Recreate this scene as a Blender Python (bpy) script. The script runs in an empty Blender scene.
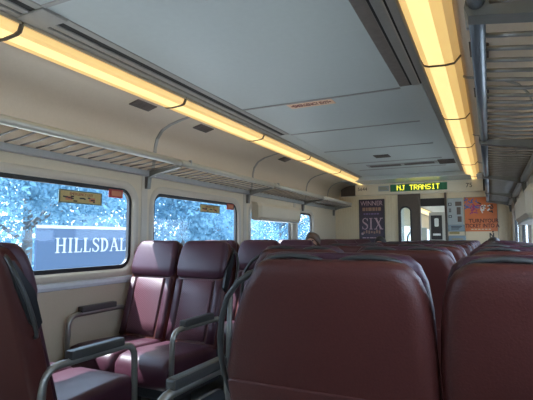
import bpy, bmesh, math, random
from mathutils import Vector, Matrix
random.seed(7)
SC = bpy.context.scene
COL = SC.collection
PI = math.pi
XC, HW = -1.10, 1.42                 # centre line of the car and half its width
XL, XR = XC - HW, XC + HW
YA, YB = -2.3, 8.0                   # car ends: behind the camera, far bulkhead

# ------------------------------------------------------------------ materials
def mat(name, col, rough=.5, metal=0., bump=0., scale=40., var=0., emit=None, estr=0., spec=.5, coat=0.):
    m = bpy.data.materials.new(name); m.use_nodes = True
    nt = m.node_tree; b = nt.nodes['Principled BSDF']
    b.inputs['Roughness'].default_value = rough
    b.inputs['Metallic'].default_value = metal
    b.inputs['Specular IOR Level'].default_value = spec
    if coat:
        b.inputs['Coat Weight'].default_value = coat; b.inputs['Coat Roughness'].default_value = .12
    c = (*col, 1)
    b.inputs['Base Color'].default_value = c
    tc = nt.nodes.new('ShaderNodeTexCoord')
    if var or bump:
        n = nt.nodes.new('ShaderNodeTexNoise'); n.inputs['Scale'].default_value = scale
        n.inputs['Detail'].default_value = 4
        nt.links.new(tc.outputs['Object'], n.inputs['Vector'])
    if var:
        mx = nt.nodes.new('ShaderNodeMix'); mx.data_type = 'RGBA'
        mx.inputs[6].default_value = (*[max(0, x * (1 - var)) for x in col], 1)
        mx.inputs[7].default_value = (*[min(1, x * (1 + var)) for x in col], 1)
        nt.links.new(n.outputs['Fac'], mx.inputs[0]); nt.links.new(mx.outputs[2], b.inputs['Base Color'])
    if bump:
        bp = nt.nodes.new('ShaderNodeBump'); bp.inputs['Strength'].default_value = bump
        bp.inputs['Distance'].default_value = .004
        nt.links.new(n.outputs['Fac'], bp.inputs['Height']); nt.links.new(bp.outputs['Normal'], b.inputs['Normal'])
    if emit:
        b.inputs['Emission Color'].default_value = (*emit, 1); b.inputs['Emission Strength'].default_value = estr
    return m

M = {}
M['leather'] = mat('maroon_leather', (.074, .019, .0155), .42, bump=.25, scale=220, var=.18, spec=.32)
M['leather_front'] = mat('maroon_leather_front', (.056, .017, .029), .41, bump=.25, scale=220, var=.15, spec=.42)
M['plastic_grey'] = mat('grey_grip_plastic', (.042, .039, .036), .45, var=.1)
M['black'] = mat('black_plastic', (.012, .012, .014), .35, var=.2)
M['pad'] = mat('armrest_pad', (.058, .058, .057), .38, bump=.2, scale=200, var=.1)
M['tube'] = mat('satin_metal_tube', (.36, .35, .32), .38, metal=.75, var=.1, scale=30)
M['frame'] = mat('seat_frame_paint', (.035, .036, .04), .5, var=.2)
M['panel_dark'] = mat('dark_end_panel', (.045, .05, .056), .45, var=.15, scale=60)
M['cream'] = mat('cream_wall_panel', (.66, .56, .41), .42, bump=.06, scale=120, var=.06)
M['cream_d'] = mat('beige_lower_panel', (.53, .435, .32), .5, bump=.08, scale=160, var=.10)
M['cove'] = mat('cove_panel', (.63, .525, .41), .45, bump=.04, scale=60, var=.05)
M['moulding'] = mat('window_moulding', (.57, .51, .42), .4, var=.05)
M['ceil'] = mat('ceiling_panel', (.50, .535, .52), .42, bump=.03, scale=30, var=.05)
M['ceil_gloss'] = mat('glossy_ceiling_panel', (.50, .535, .52), .16, var=.04)
M['strip'] = mat('ceiling_strip', (.33, .32, .30), .4, metal=.3, var=.1)
M['strip_brown'] = mat('brown_strip', (.20, .17, .15), .5, metal=.2, var=.25, scale=25)
M['slot'] = mat('black_slot', (.01, .01, .01), .7)
M['alu'] = mat('rack_aluminium', (.42, .44, .46), .34, metal=.7, var=.1, scale=30)
M['rail_lit'] = mat('rack_rail_lamplit', (.52, .50, .44), .34, metal=.25, var=.08, scale=20)  # left rail: lamplight from above is put into the cream colour
M['bracket'] = mat('bracket_metal', (.20, .195, .18), .42, metal=.5, var=.15, scale=30)
M['rail_shaded'] = mat('rack_rail_shaded', (.17, .19, .215), .32, metal=.6, var=.08, scale=20)  # same rail on the right, colour darkened for its shaded underside
M['slat'] = mat('rack_slat_metal', (.26, .25, .24), .4, metal=.5, var=.15, scale=30)
M['sill'] = mat('sill_trim', (.72, .75, .78), .25, metal=.1, var=.05)  # bluish white puts the window highlight into the colour
M['gasket'] = mat('rubber_gasket', (.012, .013, .016), .45)
M['floor'] = mat('floor_rubber', (.10, .115, .115), .35, bump=.1, scale=90, var=.3)
M['rim'] = mat('lamp_end_rim', (.12, .08, .045), .5)
M['lamp_house'] = mat('lamp_housing', (.42, .36, .27), .45, metal=.3, var=.1)
M['vent'] = mat('vent_mesh', (.10, .075, .065), .6, var=.3, scale=80)
M['brown_p'] = mat('brown_partition', (.115, .085, .065), .45, var=.15, scale=20)
M['bulk'] = mat('bulkhead_panel', (.80, .67, .46), .45, var=.06, scale=20)
M['header'] = mat('header_panel', (.82, .72, .55), .35, var=.05, scale=20)
M['white_p'] = mat('white_print', (.75, .75, .72), .5)
M['dark_p'] = mat('dark_print', (.03, .025, .025), .5)
M['skin'] = mat('skin', (.46, .25, .17), .5, var=.08)
M['hair'] = mat('dark_hair', (.018, .013, .011), .45, bump=.6, scale=150)
M['hair_b'] = mat('brown_hair', (.11, .055, .03), .45, bump=.6, scale=150)
M['shirt'] = mat('dark_shirt', (.03, .03, .045), .8, var=.2)
M['trouser'] = mat('dark_trousers', (.025, .03, .045), .85, var=.2)
M['shoe'] = mat('black_shoe', (.02, .02, .02), .4)

def quilt_mat(name, col):
    m = mat(name, col, .40, var=.12, scale=120, spec=.4)
    nt = m.node_tree; b = nt.nodes['Principled BSDF']
    tc = nt.nodes.new('ShaderNodeTexCoord'); mp = nt.nodes.new('ShaderNodeMapping')
    mp.inputs['Rotation'].default_value = (0, math.radians(38), 0)
    w = nt.nodes.new('ShaderNodeTexWave'); w.inputs['Scale'].default_value = 26; w.bands_direction = 'X'
    bp = nt.nodes.new('ShaderNodeBump'); bp.inputs['Strength'].default_value = .35; bp.inputs['Distance'].default_value = .004
    L = nt.links.new
    L(tc.outputs['Object'], mp.inputs['Vector']); L(mp.outputs['Vector'], w.inputs['Vector'])
    L(w.outputs['Fac'], bp.inputs['Height']); L(bp.outputs['Normal'], b.inputs['Normal'])
    return m
M['quilt'] = quilt_mat('maroon_quilted_leather', (.10, .037, .050))

def lamp_mat(name, col, s):
    m = bpy.data.materials.new(name); m.use_nodes = True; nt = m.node_tree
    b = nt.nodes['Principled BSDF']; b.inputs['Base Color'].default_value = (.6, .45, .22, 1); b.inputs['Roughness'].default_value = .4
    tc = nt.nodes.new('ShaderNodeTexCoord'); n = nt.nodes.new('ShaderNodeTexNoise'); n.inputs['Scale'].default_value = 9; n.inputs['Detail'].default_value = 3
    mx = nt.nodes.new('ShaderNodeMix'); mx.data_type = 'RGBA'
    mx.inputs[6].default_value = (*[x * .86 for x in col], 1); mx.inputs[7].default_value = (*[x * 1.12 for x in col], 1)
    L = nt.links.new
    L(tc.outputs['Object'], n.inputs['Vector']); L(n.outputs['Fac'], mx.inputs[0])
    L(mx.outputs[2], b.inputs['Emission Color']); b.inputs['Emission Strength'].default_value = s
    return m
M['lamp_core'] = lamp_mat('lamp_diffuser_core', (1.0, .79, .32), .76)
M['lamp_side'] = lamp_mat('lamp_diffuser_side', (1.0, .64, .20), .50)
M['lamp_edge'] = lamp_mat('lamp_diffuser_edge', (1.0, .58, .16), .26)
M['led_on'] = mat('led_lit', (.1, .1, .01), .5, emit=(.95, .9, .06), estr=1.1)
M['led_bg'] = mat('led_board', (.012, .05, .03), .4, emit=(.01, .06, .025), estr=.5)

def glass_mat(name, tint):
    m = bpy.data.materials.new(name); m.use_nodes = True; nt = m.node_tree
    nt.nodes.remove(nt.nodes['Principled BSDF']); out = nt.nodes['Material Output']
    t = nt.nodes.new('ShaderNodeBsdfTransparent'); t.inputs['Color'].default_value = (*tint, 1)
    g = nt.nodes.new('ShaderNodeBsdfGlossy'); g.inputs['Roughness'].default_value = .04
    f = nt.nodes.new('ShaderNodeLayerWeight'); f.inputs['Blend'].default_value = .5
    pw = nt.nodes.new('ShaderNodeMath'); pw.operation = 'POWER'; pw.inputs[1].default_value = 5
    ad = nt.nodes.new('ShaderNodeMath'); ad.operation = 'MULTIPLY_ADD'; ad.inputs[1].default_value = .6; ad.inputs[2].default_value = .02
    mx = nt.nodes.new('ShaderNodeMixShader'); L = nt.links.new
    L(f.outputs['Facing'], pw.inputs[0]); L(pw.outputs[0], ad.inputs[0])
    L(ad.outputs[0], mx.inputs[0]); L(t.outputs[0], mx.inputs[1]); L(g.outputs[0], mx.inputs[2]); L(mx.outputs[0], out.inputs['Surface'])
    return m
M['glass'] = glass_mat('tinted_window_glass', (.82, .90, .98))
M['glass_door'] = glass_mat('door_glass', (.85, .92, .95))

def leaf_mat(name, col):
    m = bpy.data.materials.new(name); m.use_nodes = True; nt = m.node_tree
    nt.nodes.remove(nt.nodes['Principled BSDF']); out = nt.nodes['Material Output']
    d = nt.nodes.new('ShaderNodeBsdfDiffuse'); t = nt.nodes.new('ShaderNodeBsdfTranslucent')
    mx = nt.nodes.new('ShaderNodeMixShader'); mx.inputs[0].default_value = .45
    tc = nt.nodes.new('ShaderNodeTexCoord'); n = nt.nodes.new('ShaderNodeTexNoise'); n.inputs['Scale'].default_value = 1.3
    rp = nt.nodes.new('ShaderNodeMix'); rp.data_type = 'RGBA'
    rp.inputs[6].default_value = (*[x * .7 for x in col], 1); rp.inputs[7].default_value = (*[min(1, x * 1.35) for x in col], 1)
    L = nt.links.new
    L(tc.outputs['Object'], n.inputs['Vector']); L(n.outputs['Fac'], rp.inputs[0])
    L(rp.outputs[2], d.inputs['Color']); L(rp.outputs[2], t.inputs['Color'])
    L(d.outputs[0], mx.inputs[1]); L(t.outputs[0], mx.inputs[2]); L(mx.outputs[0], out.inputs['Surface'])
    return m
M['leaf_a'] = leaf_mat('leaf_green', (.12, .245, .34))
M['leaf_b'] = leaf_mat('leaf_pale', (.17, .32, .42))
M['bark'] = mat('bark', (.15, .15, .15), .9, bump=.5, scale=20, var=.3)
M['sign_blue'] = mat('sign_blue', (.022, .058, .122), .5, var=.05)
M['sign_white'] = mat('sign_white', (.30, .34, .38), .5)
M['gravel'] = mat('platform_concrete', (.52, .49, .45), .9, bump=.3, scale=12, var=.2)
M['sticker_tan'] = mat('sticker_tan', (.52, .40, .16), .5, var=.2, scale=60)
M['sticker_rim'] = mat('sticker_rim', (.12, .15, .10), .5)
M['sticker_red'] = mat('sticker_red', (.42, .06, .05), .5)
M['sticker_or'] = mat('sticker_orange', (.55, .20, .10), .5)
M['sticker_peach'] = mat('sticker_peach', (.88, .58, .37), .5)
M['red_ink'] = mat('red_ink', (.22, .02, .012), .5)
M['ink'] = mat('brown_ink', (.09, .02, .012), .5)
M['purple'] = mat('poster_purple', (.032, .012, .034), .35, var=.5, scale=7)
M['pinkish'] = mat('poster_pink_ink', (.55, .36, .40), .5, var=.2, scale=20)
M['gold_ink'] = mat('poster_gold_ink', (.36, .20, .13), .5)
M['lilac_ink'] = mat('poster_lilac_ink', (.20, .13, .26), .5)
M['orange'] = mat('poster_orange', (.64, .17, .05), .4, var=.15, scale=8)
M['poster_cream'] = mat('poster_cream', (.70, .55, .35), .45)
M['magenta'] = mat('confetti_magenta', (.35, .05, .18), .5)
M['blue_c'] = mat('confetti_blue', (.10, .14, .35), .5)
M['notice_grey'] = mat('notice_grey', (.40, .43, .42), .4, var=.08)
M['notice_blue'] = mat('notice_bluegrey', (.26, .32, .34), .4, var=.08)
M['yellow_n'] = mat('notice_yellow', (.42, .32, .12), .5)
M['corr'] = mat('corridor_wall', (.55, .52, .46), .5)

# ------------------------------------------------------------------ mesh helpers
def link(name, bm, m, parent=None, smooth=False, loc=None):
    me = bpy.data.meshes.new(name)
    bmesh.ops.recalc_face_normals(bm, faces=bm.faces)
    bm.to_mesh(me); bm.free()
    for x in (m if isinstance(m, (list, tuple)) else [m]): me.materials.append(x)
    if smooth:
        for p in me.polygons: p.use_smooth = True
    o = bpy.data.objects.new(name, me); COL.objects.link(o)
    if parent: o.parent = parent
    if loc: o.location = loc
    return o
def thing(name, label, cat, loc=(0, 0, 0), group=None, rz=0):
    o = bpy.data.objects.new(name, None); COL.objects.link(o); o.location = loc; o.rotation_euler = (0, 0, rz)
    o.empty_display_size = .1
    return tag(o, label, cat, group)
def tag(o, label, cat, group=None):
    o['label'] = label; o['category'] = cat
    if group: o['group'] = group
    return o
def struct(o, label=None):
    o['kind'] = 'structure'
    if label: o['label'] = label
    return o
def BM(): return bmesh.new()
def box(bm, x0, x1, y0, y1, z0, z1, bev=0., seg=2, mi=0):
    vs = [bm.verts.new(p) for p in ((x0,y0,z0),(x1,y0,z0),(x1,y1,z0),(x0,y1,z0),(x0,y0,z1),(x1,y0,z1),(x1,y1,z1),(x0,y1,z1))]
    fs = [bm.faces.new([vs[i] for i in f]) for f in ((3,2,1,0),(4,5,6,7),(0,1,5,4),(1,2,6,5),(2,3,7,6),(3,0,4,7))]
    for f in fs: f.material_index = mi
    if bev:
        es = list({e for f in fs for e in f.edges})
        bmesh.ops.bevel(bm, geom=es, offset=bev, segments=seg, affect='EDGES', profile=.6)
    return fs
def tube(bm, pts, r, n=10, closed=False, flat=None):
    pts = [Vector(p) for p in pts]; rings = []
    up = None
    for i, p in enumerate(pts):
        if closed: t = (pts[(i+1) % len(pts)] - pts[i-1]).normalized()
        else: t = (pts[min(i+1, len(pts)-1)] - pts[max(i-1, 0)]).normalized()
        if up is None: up = Vector((0,0,1)) if abs(t.z) < .9 else Vector((1,0,0))
        a = t.cross(up)
        if a.length < 1e-4: a = t.cross(Vector((0,1,0)))
        a.normalize(); b = a.cross(t).normalized(); up = b
        rr = r[i] if isinstance(r, (list, tuple)) else r
        fb = flat or 1
        rings.append([bm.verts.new(p + a*math.cos(2*PI*k/n)*rr + b*math.sin(2*PI*k/n)*rr*fb) for k in range(n)])
    m = len(rings)
    for i in range(m if closed else m-1):
        A, B = rings[i], rings[(i+1) % m]
        for k in range(n): bm.faces.new((A[k], A[(k+1) % n], B[(k+1) % n], B[k]))
    if not closed: bm.faces.new(rings[0][::-1]); bm.faces.new(rings[-1])
def arc_pts(pts, rad, seg=5):
    """polyline with its inner corners rounded"""
    pts = [Vector(p) for p in pts]; out = [pts[0]]
    for i in range(1, len(pts)-1):
        p = pts[i]; a = (pts[i-1]-p); b = (pts[i+1]-p)
        r = min(rad, a.length*.49, b.length*.49); A = p + a.normalized()*r; B = p + b.normalized()*r
        for k in range(seg+1):
            t = k/seg; out.append(A*(1-t)**2 + p*2*t*(1-t) + B*t*t)
    out.append(pts[-1]); return out
def rrect(a0, a1, b0, b1, r, seg=5):
    """rounded rectangle, ccw list of (a,b)"""
    out = []
    for cx, cy, s in ((a1-r, b1-r, 0), (a0+r, b1-r, 1), (a0+r, b0+r, 2), (a1-r, b0+r, 3)):
        for k in range(seg+1):
            t = (s + k/seg)*PI/2; out.append((cx + r*math.cos(t), cy + r*math.sin(t)))
    return out
def loft(bm, rings, cap0=True, cap1=True):
    R = [[bm.verts.new(p) for p in r] for r in rings]; n = len(R[0])
    for A, B in zip(R, R[1:]):
        for k in range(n): bm.faces.new((A[k], A[(k+1) % n], B[(k+1) % n], B[k]))
    if cap0: bm.faces.new(R[0][::-1])
    if cap1: bm.faces.new(R[-1])
def prism(bm, poly, fn, d0, d1, mi=0):
    """poly of 2D points extruded: fn(a,b,d)->xyz"""
    A = [bm.verts.new(fn(a, b, d0)) for a, b in poly]; B = [bm.verts.new(fn(a, b, d1)) for a, b in poly]
    n = len(A); fs = [bm.faces.new(A[::-1]), bm.faces.new(B)]
    for k in range(n): fs.append(bm.faces.new((A[k], A[(k+1) % n], B[(k+1) % n], B[k])))
    for f in fs: f.material_index = mi
def ring_prism(bm, outer, inner, fn, d0, d1):
    n = len(outer)
    V = {}
    for key, loop, d in (('o0',outer,d0),('o1',outer,d1),('i0',inner,d0),('i1',inner,d1)):
        V[key] = [bm.verts.new(fn(a, b, d)) for a, b in loop]
    for k in range(n):
        j = (k+1) % n
        for p, q in (('o0','o1'),('o1','i1'),('i1','i0'),('i0','o0')):
            bm.faces.new((V[p][k], V[p][j], V[q][j], V[q][k]))
def text(name, body, size, loc, rot, m, parent=None, align='CENTER', ext=.0008, sx=1.0, off=0.):
    cu = bpy.data.curves.new(name, 'FONT'); cu.body = body; cu.size = size; cu.align_x = align; cu.align_y = 'CENTER'
    cu.extrude = ext; cu.offset = off; cu.materials.append(m); cu.resolution_u = 3
    tmp = bpy.data.objects.new(name, cu); me = bpy.data.meshes.new_from_object(tmp); bpy.data.objects.remove(tmp)
    me.name = name
    if not me.materials: me.materials.append(m)
    o = bpy.data.objects.new(name, me); COL.objects.link(o); o.location = loc; o.rotation_euler = rot; o.scale = (sx, 1, 1)
    if parent: o.parent = parent
    return o

# serif capital letters as polygons, cap height 1; returns (list of polys, advance)
def stroke(path, w):
    n = len(path); L, R = [], []
    for i, (x, y) in enumerate(path):
        x0, y0 = path[max(i-1, 0)]; x1, y1 = path[min(i+1, n-1)]
        dx, dy = x1-x0, y1-y0; l = math.hypot(dx, dy) or 1
        nx, ny = -dy/l, dx/l; ww = (w[i] if isinstance(w, list) else w)/2
        L.append((x+nx*ww, y+ny*ww)); R.append((x-nx*ww, y-ny*ww))
    return [[L[i], L[i+1], R[i+1], R[i]] for i in range(n-1)]
def rct(x0, x1, y0, y1): return [(x0,y0),(x1,y0),(x1,y1),(x0,y1)]
def letter(ch):
    T, H = .15, .06
    if ch == 'I': return [rct(.09,.09+T,0,1), rct(0,.33,0,H), rct(0,.33,1-H,1)], .42
    if ch == 'H':
        p = []
        for x in (.09, .62): p += [rct(x,x+T,0,1), rct(x-.09,x+T+.09,0,H), rct(x-.09,x+T+.09,1-H,1)]
        return p + [rct(.2,.66,.47,.54)], .95
    if ch == 'L': return [rct(.09,.24,0,1), rct(0,.33,1-H,1), rct(0,.62,0,H), [(.55,0),(.62,0),(.66,.28),(.61,.28)]], .72
    if ch == 'E': return [rct(.09,.24,0,1), rct(0,.6,1-H,1), rct(0,.62,0,H), rct(.2,.48,.48,.54), rct(.45,.5,.38,.64), [(.55,0),(.62,0),(.66,.27),(.61,.27)], [(.53,.75),(.58,.75),(.6,1),(.53,1)]], .74
    if ch == 'D':
        path = [(.2+.46*math.cos(t)*(1 if True else 1)*1.0, .5+.47*math.sin(t)) for t in [PI/2 - PI*k/14 for k in range(15)]]
        w = [.06+.10*math.cos(PI/2 - PI*k/14) for k in range(15)]
        return [rct(.09,.24,0,1), rct(0,.3,0,H), rct(0,.3,1-H,1)] + stroke(path, w), .84
    if ch == 'A':
        return [[(.08,0),(.15,0),(.46,.98),(.40,1.02)], [(.34,1.02),(.50,1.02),(.86,0),(.70,0)], rct(.22,.68,.32,.38), rct(0,.25,0,H), rct(.60,.96,0,H)], .96
    if ch == 'S':
        pts = [(.55,.80),(.50,.92),(.38,.985),(.25,.97),(.13,.89),(.09,.76),(.14,.64),(.28,.55),(.42,.46),(.54,.36),(.56,.22),(.49,.09),(.36,.025),(.22,.03),(.11,.11),(.06,.24)]
        w = [.05,.06,.06,.07,.09,.11,.13,.15,.155,.14,.12,.10,.07,.06,.06,.05]
        return stroke(pts, w) + [rct(.55,.60,.72,.98), rct(.03,.075,.02,.28)], .70
    if ch == 'X':
        return [[(.08,1),(.27,1),(.82,0),(.63,0)], [(.70,1),(.78,1),(.2,0),(.12,0)], rct(0,.36,1-H,1), rct(.58,.9,1-H,1), rct(0,.32,0,H), rct(.54,.92,0,H)], .96
    return [], .4
def serif_text(name, s, h, fn, d0, d1, m, parent=None, gap=.06, wid=1.0):
    """fn(a,b,d) places text coordinate a (along), b (up), d (depth)"""
    bm = BM(); a = 0
    for ch in s:
        polys, adv = letter(ch)
        for i, p in enumerate(polys):
            q = [((a + x*wid)*h, y*h) for x, y in p]
            prism(bm, q, fn, d0, d1 + i*1e-5)
        a += adv*wid + gap
    return link(name, bm, m, parent)

# ------------------------------------------------------------------ setting: shell
bm = BM(); box(bm, XL-.05, XR+.05, YA, YB+4.5, -.08, 0); struct(link('floor', bm, M['floor']))
# windows (Y range, Z range); same both sides except the last
ZB, ZT = .985, 1.565
WINS = [(-1.90,-.72), (-.43,1.01), (1.29,2.73), (3.01,4.40), (4.73,5.92), (6.18,6.78)]
def side_wall(side):
    s = -1 if side == 'left' else 1
    WIN = list(WINS)
    if s > 0: WIN[-1] = (6.18, 7.55)  # last right window lengthened to bring daylight onto the far bulkhead
    X = XL if s < 0 else XR
    bm = BM()
    fn = lambda a, b, d=0: (X, a, b)
    def q(a0, a1, b0, b1):
        bm.faces.new([bm.verts.new(fn(a, b)) for a, b in ((a0,b0),(a1,b0),(a1,b1),(a0,b1))])
    q(YA, YB, 0, .90); q(YA, YB, .90, .93); q(YA, YB, 1.62, 2.24)
    edges = [YA]
    for y0, y1 in WIN: edges += [y0-.06, y1+.06]
    edges.append(YB)
    for i in range(0, len(edges), 2): q(edges[i], edges[i+1], .93, 1.62)
    for y0, y1 in WIN:
        inner = rrect(y0-.02, y1+.02, ZB-.02, ZT+.02, .10, 6)
        outer = []
        for k, (a, b) in enumerate(inner):
            c = k // 7
            outer.append(((y1+.06, y0-.06, y0-.06, y1+.06)[c], (1.62, 1.62, .93, .93)[c]))
        for k in range(len(inner)):
            j = (k+1) % len(inner); pts = [inner[k], inner[j], outer[j], outer[k]]
            u = []
            for p in pts:
                if p not in u: u.append(p)
            if len(u) > 2: bm.faces.new([bm.verts.new(fn(*p)) for p in u])
    bmesh.ops.remove_doubles(bm, verts=bm.verts, dist=1e-5)
    # lower beige panel gets the second material
    for f in bm.faces:
        f.material_index = 1 if f.calc_center_median().z < .9 else 0
    o = struct(link('wall_'+side, bm, [M['cream'], M['cream_d']]), f'cream {side} side wall of the rail car')
    me = o.data
    md = o.modifiers.new('thick', 'SOLIDIFY'); md.thickness = .05
    want = 1 if s > 0 else -1
    n = me.polygons[0].normal.x
    md.offset = -1 if n*s < 0 else 1
    # sill ledge
    bm = BM()
    prism(bm, [(0,.86),(.012,.865),(.022,.885),(.02,.905),(0,.915)], lambda a, b, d: (X - s*a, d, b), YA, YB)
    struct(link('trim_1' if s < 0 else 'trim_2', bm, M['sill']))
    # floor skirting / heater guard
    bm = BM(); prism(bm, [(0,0),(.05,0),(.05,.14),(.02,.20),(0,.20)], lambda a, b, d: (X - s*a, d, b), YA, YB)
    struct(link('baseboard_'+side, bm, M['strip']))
    # pilaster strips between windows
    bm = BM()
    for y in (1.15, 2.87, 4.565, 6.05):
        box(bm, min(X, X-s*.008), max(X, X-s*.008), y-.035, y+.035, .92, 1.72, .003, 1)
    struct(link('trim_3' if s < 0 else 'trim_4', bm, M['moulding']))
    wn = 0
    for i, (y0, y1) in enumerate(WIN):
        w = bpy.data.objects.new(f'window_{i+1 + (0 if s < 0 else len(WIN))}', None); COL.objects.link(w); struct(w)
        F = lambda a, b, d: (X - s*d, a, b)
        bm = BM()   # moulded surround
        rr = [rrect(y0-e, y1+e, ZB-e, ZT+e, .09+e, 6) for e in (.075, .068, .05, .024, .012)]
        dd = (0, .010, .014, .008, -.03)
        loft(bm, [[F(a, b, d) for a, b in r] for r, d in zip(rr, dd)], False, False)
        link('surround', bm, M['moulding'], w, True)
        bm = BM(); ring_prism(bm, rrect(y0-.016, y1+.016, ZB-.016, ZT+.016, .10, 6), rrect(y0+.012, y1-.012, ZB+.012, ZT-.012, .075, 6), F, -.04, -.016)
        link('gasket', bm, M['gasket'], w)
        bm = BM(); prism(bm, rrect(y0, y1, ZB, ZT, .085, 6), F, -.034, -.028)
        link('pane', bm, M['glass'], w)
side_wall('left'); side_wall('right')

# coves above the racks
for s in (-1, 1):
    bm = BM(); prof = [(1.405,1.70),(1.375,1.78),(1.362,1.88),(1.357,1.95),(1.338,2.02),(1.290,2.082),(1.21,2.122),(1.10,2.150),(1.02,2.165),(.985,2.185)]
    yb = [YA] + [1.19 + 1.72*k for k in range(-1, 4)] + [7.35, YB]
    R = []
    for y in (YA, YB): R.append([bm.verts.new((XC + s*a, y, z)) for a, z in prof])
    for k in range(len(prof)-1): bm.faces.new((R[0][k], R[0][k+1], R[1][k+1], R[1][k]))
    o = struct(link('trim_5' if s < 0 else 'trim_6', bm, M['cove'], None, True), 'curved cove panel above the luggage rack')
    md = o.modifiers.new('thick', 'SOLIDIFY'); md.thickness = .012; md.offset = 0
    # joint strips following the curve
    bm = BM()
    for y in yb[1:-1]:
        A = []
        for yy in (y-.016, y+.016):
            A.append([bm.verts.new((XC + s*(a-.010), yy, z-.006)) for a, z in prof])
        for k in range(len(prof)-1): bm.faces.new((A[0][k], A[0][k+1], A[1][k+1], A[1][k]))
    o = struct(link('trim_7' if s < 0 else 'trim_8', bm, M['strip'])); 
    md = o.modifiers.new('thick', 'SOLIDIFY'); md.thickness = .006; md.offset = 0
    # vent plates in the cove, under the lamps
    for k, y in enumerate((2.46, 3.22, 4.95)):
        bm = BM(); box(bm, -.045, .045, -.10, .10, -.004, .004, .002, 1)
        for j in range(4): box(bm, -.034, .034, -.085+.045*j, -.06+.045*j, -.0065, -.003)
        o = link('air_vent', bm, M['vent'], None, loc=(XC + s*1.085, y, 2.142))
        o.rotation_euler = (0, -s*math.radians(-15), 0)
        tag(o, f"small dark air vent in the {'left' if s<0 else 'right'} cove, {('nearest','second','third')[k]} along the lights", 'vent', 'air vents in the coves')

# ceiling: flat centre, strips with slots, lamps bay
ZC = 2.20
bm = BM(); box(bm, XC-.605, XC+.605, YA, 7.3, ZC, ZC+.04); struct(link('ceiling', bm, M['ceil']), 'flat grey blue ceiling panels')
bm = BM(); box(bm, XC-1.1, XC+1.1, 7.3, YB+.2, 2.135, 2.2, .006, 1); struct(link('trim_9', bm, M['ceil_gloss']), 'lowered ceiling panel before the far bulkhead')
bm = BM(); box(bm, XC-1.5, XC+1.5, YA, YB+.1, 2.245, 2.29); struct(link('trim_10', bm, M['strip']))
bm = BM()
for y in (1.27, 3.05, 4.0, 5.0, 5.95, 6.6):
    box(bm, XC-.60, XC+.60, y-.012, y+.012, ZC-.006, ZC+.004, .002, 1)
struct(link('trim_11', bm, M['strip']), 'cross joints between the ceiling panels')
k = 12
for s in (-1, 1):
    b = lambda a0, a1: (min(XC+s*a0, XC+s*a1), max(XC+s*a0, XC+s*a1))
    yend = 3.98 if s < 0 else 3.02
    for a0, a1, z, m, y0, y1 in ((.600,.650 if s < 0 else .668, ZC-.004,'strip_brown' if s > 0 else 'strip', YA, yend), (.688 if s < 0 else .680,.730, ZC-.008,'strip', YA, yend), (.742,.792, ZC-.010,'strip', YA, YB-.7), (.60,.74, ZC-.002,'ceil', yend, 7.3)):
        bm = BM(); x0, x1 = b(a0, a1); box(bm, x0, x1, y0, y1, z, z+.03, .004, 1); struct(link(f'trim_{k}', bm, M[m])); k += 1
    bm = BM(); x0, x1 = b(.645, .745); box(bm, x0, x1, YA, yend, ZC-.001, ZC+.03); struct(link(f'trim_{k}', bm, M['slot']), 'black slot beside the ceiling lights'); k += 1
    if s < 0:
        bm = BM(); x0, x1 = b(.60, .79); box(bm, x0, x1, 1.27, 1.40, ZC-.014, ZC, .003, 1); struct(link(f'trim_{k}', bm, M['strip'])); k += 1

# ceiling lights, one per 1.25 m
YJ = [-1.19, .06, 1.31, 2.565, 3.81, 5.065, 6.31, 7.56, 8.06]
ordn_l = ['', 'nearest, cut by the top left corner', 'first one wholly in view', 'second one wholly in view', 'third one wholly in view', 'fourth one wholly in view', 'next to last before the bulkhead', 'last, against the bulkhead']
ordn_r = ['', 'overhead just out of the picture', 'nearest, cut by the top edge', 'first one wholly in view', 'second one wholly in view', 'third one wholly in view', 'next to last before the bulkhead', 'last, against the bulkhead']
for s, sd in ((-1, 'left'), (1, 'right')):
    for i in range(len(YJ)-1):
        if i == 0: continue
        y0, y1 = YJ[i]+.006, min(YJ[i+1], 8.0)-.006
        t = thing('ceiling_light', f"amber lit ceiling light panel in the {sd} row, {(ordn_l if s < 0 else ordn_r)[i]}", 'light', (XC, y0, 0), 'amber ceiling light panels')
        L = y1-y0
        bm = BM()
        P = [(.790,2.200),(.798,2.172),(.810,2.147),(.834,2.138),(.915,2.132),(.962,2.136),(1.005,2.185)]
        for k in range(len(P)-1):
            (a0,z0),(a1,z1) = P[k], P[k+1]
            f = bm.faces.new([bm.verts.new(p) for p in ((s*a0,0,z0),(s*a1,0,z1),(s*a1,L,z1),(s*a0,L,z0))])
            f.material_index = 0 if k == 3 else (2 if k in (0, 5) else 1)
        bmesh.ops.remove_doubles(bm, verts=bm.verts, dist=1e-5)
        o = link('diffuser', bm, [M['lamp_core'], M['lamp_side'], M['lamp_edge']], t)
        md = o.modifiers.new('thick', 'SOLIDIFY'); md.thickness = .003; md.offset = 1
        for yy in (0, L):
            bm = BM(); Q = [(a + (.003 if a > .9 else -.003), z-.004) for a, z in P]
            prism(bm, Q, lambda a, b, d: (s*a, d, b), yy-.005, yy+.005); link('end_rim', bm, M['rim'], t)
        bm = BM(); box(bm, min(s*.79, s*1.0), max(s*.79, s*1.0), 0, L, 2.200, 2.235); link('housing', bm, M['lamp_house'], t)
        bm = BM()
        for a in (.789, 1.008): box(bm, s*a-.006, s*a+.006, 0, L, 2.176, 2.206, .002, 1)
        link('edge_trim', bm, M['lamp_house'], t)

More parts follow.
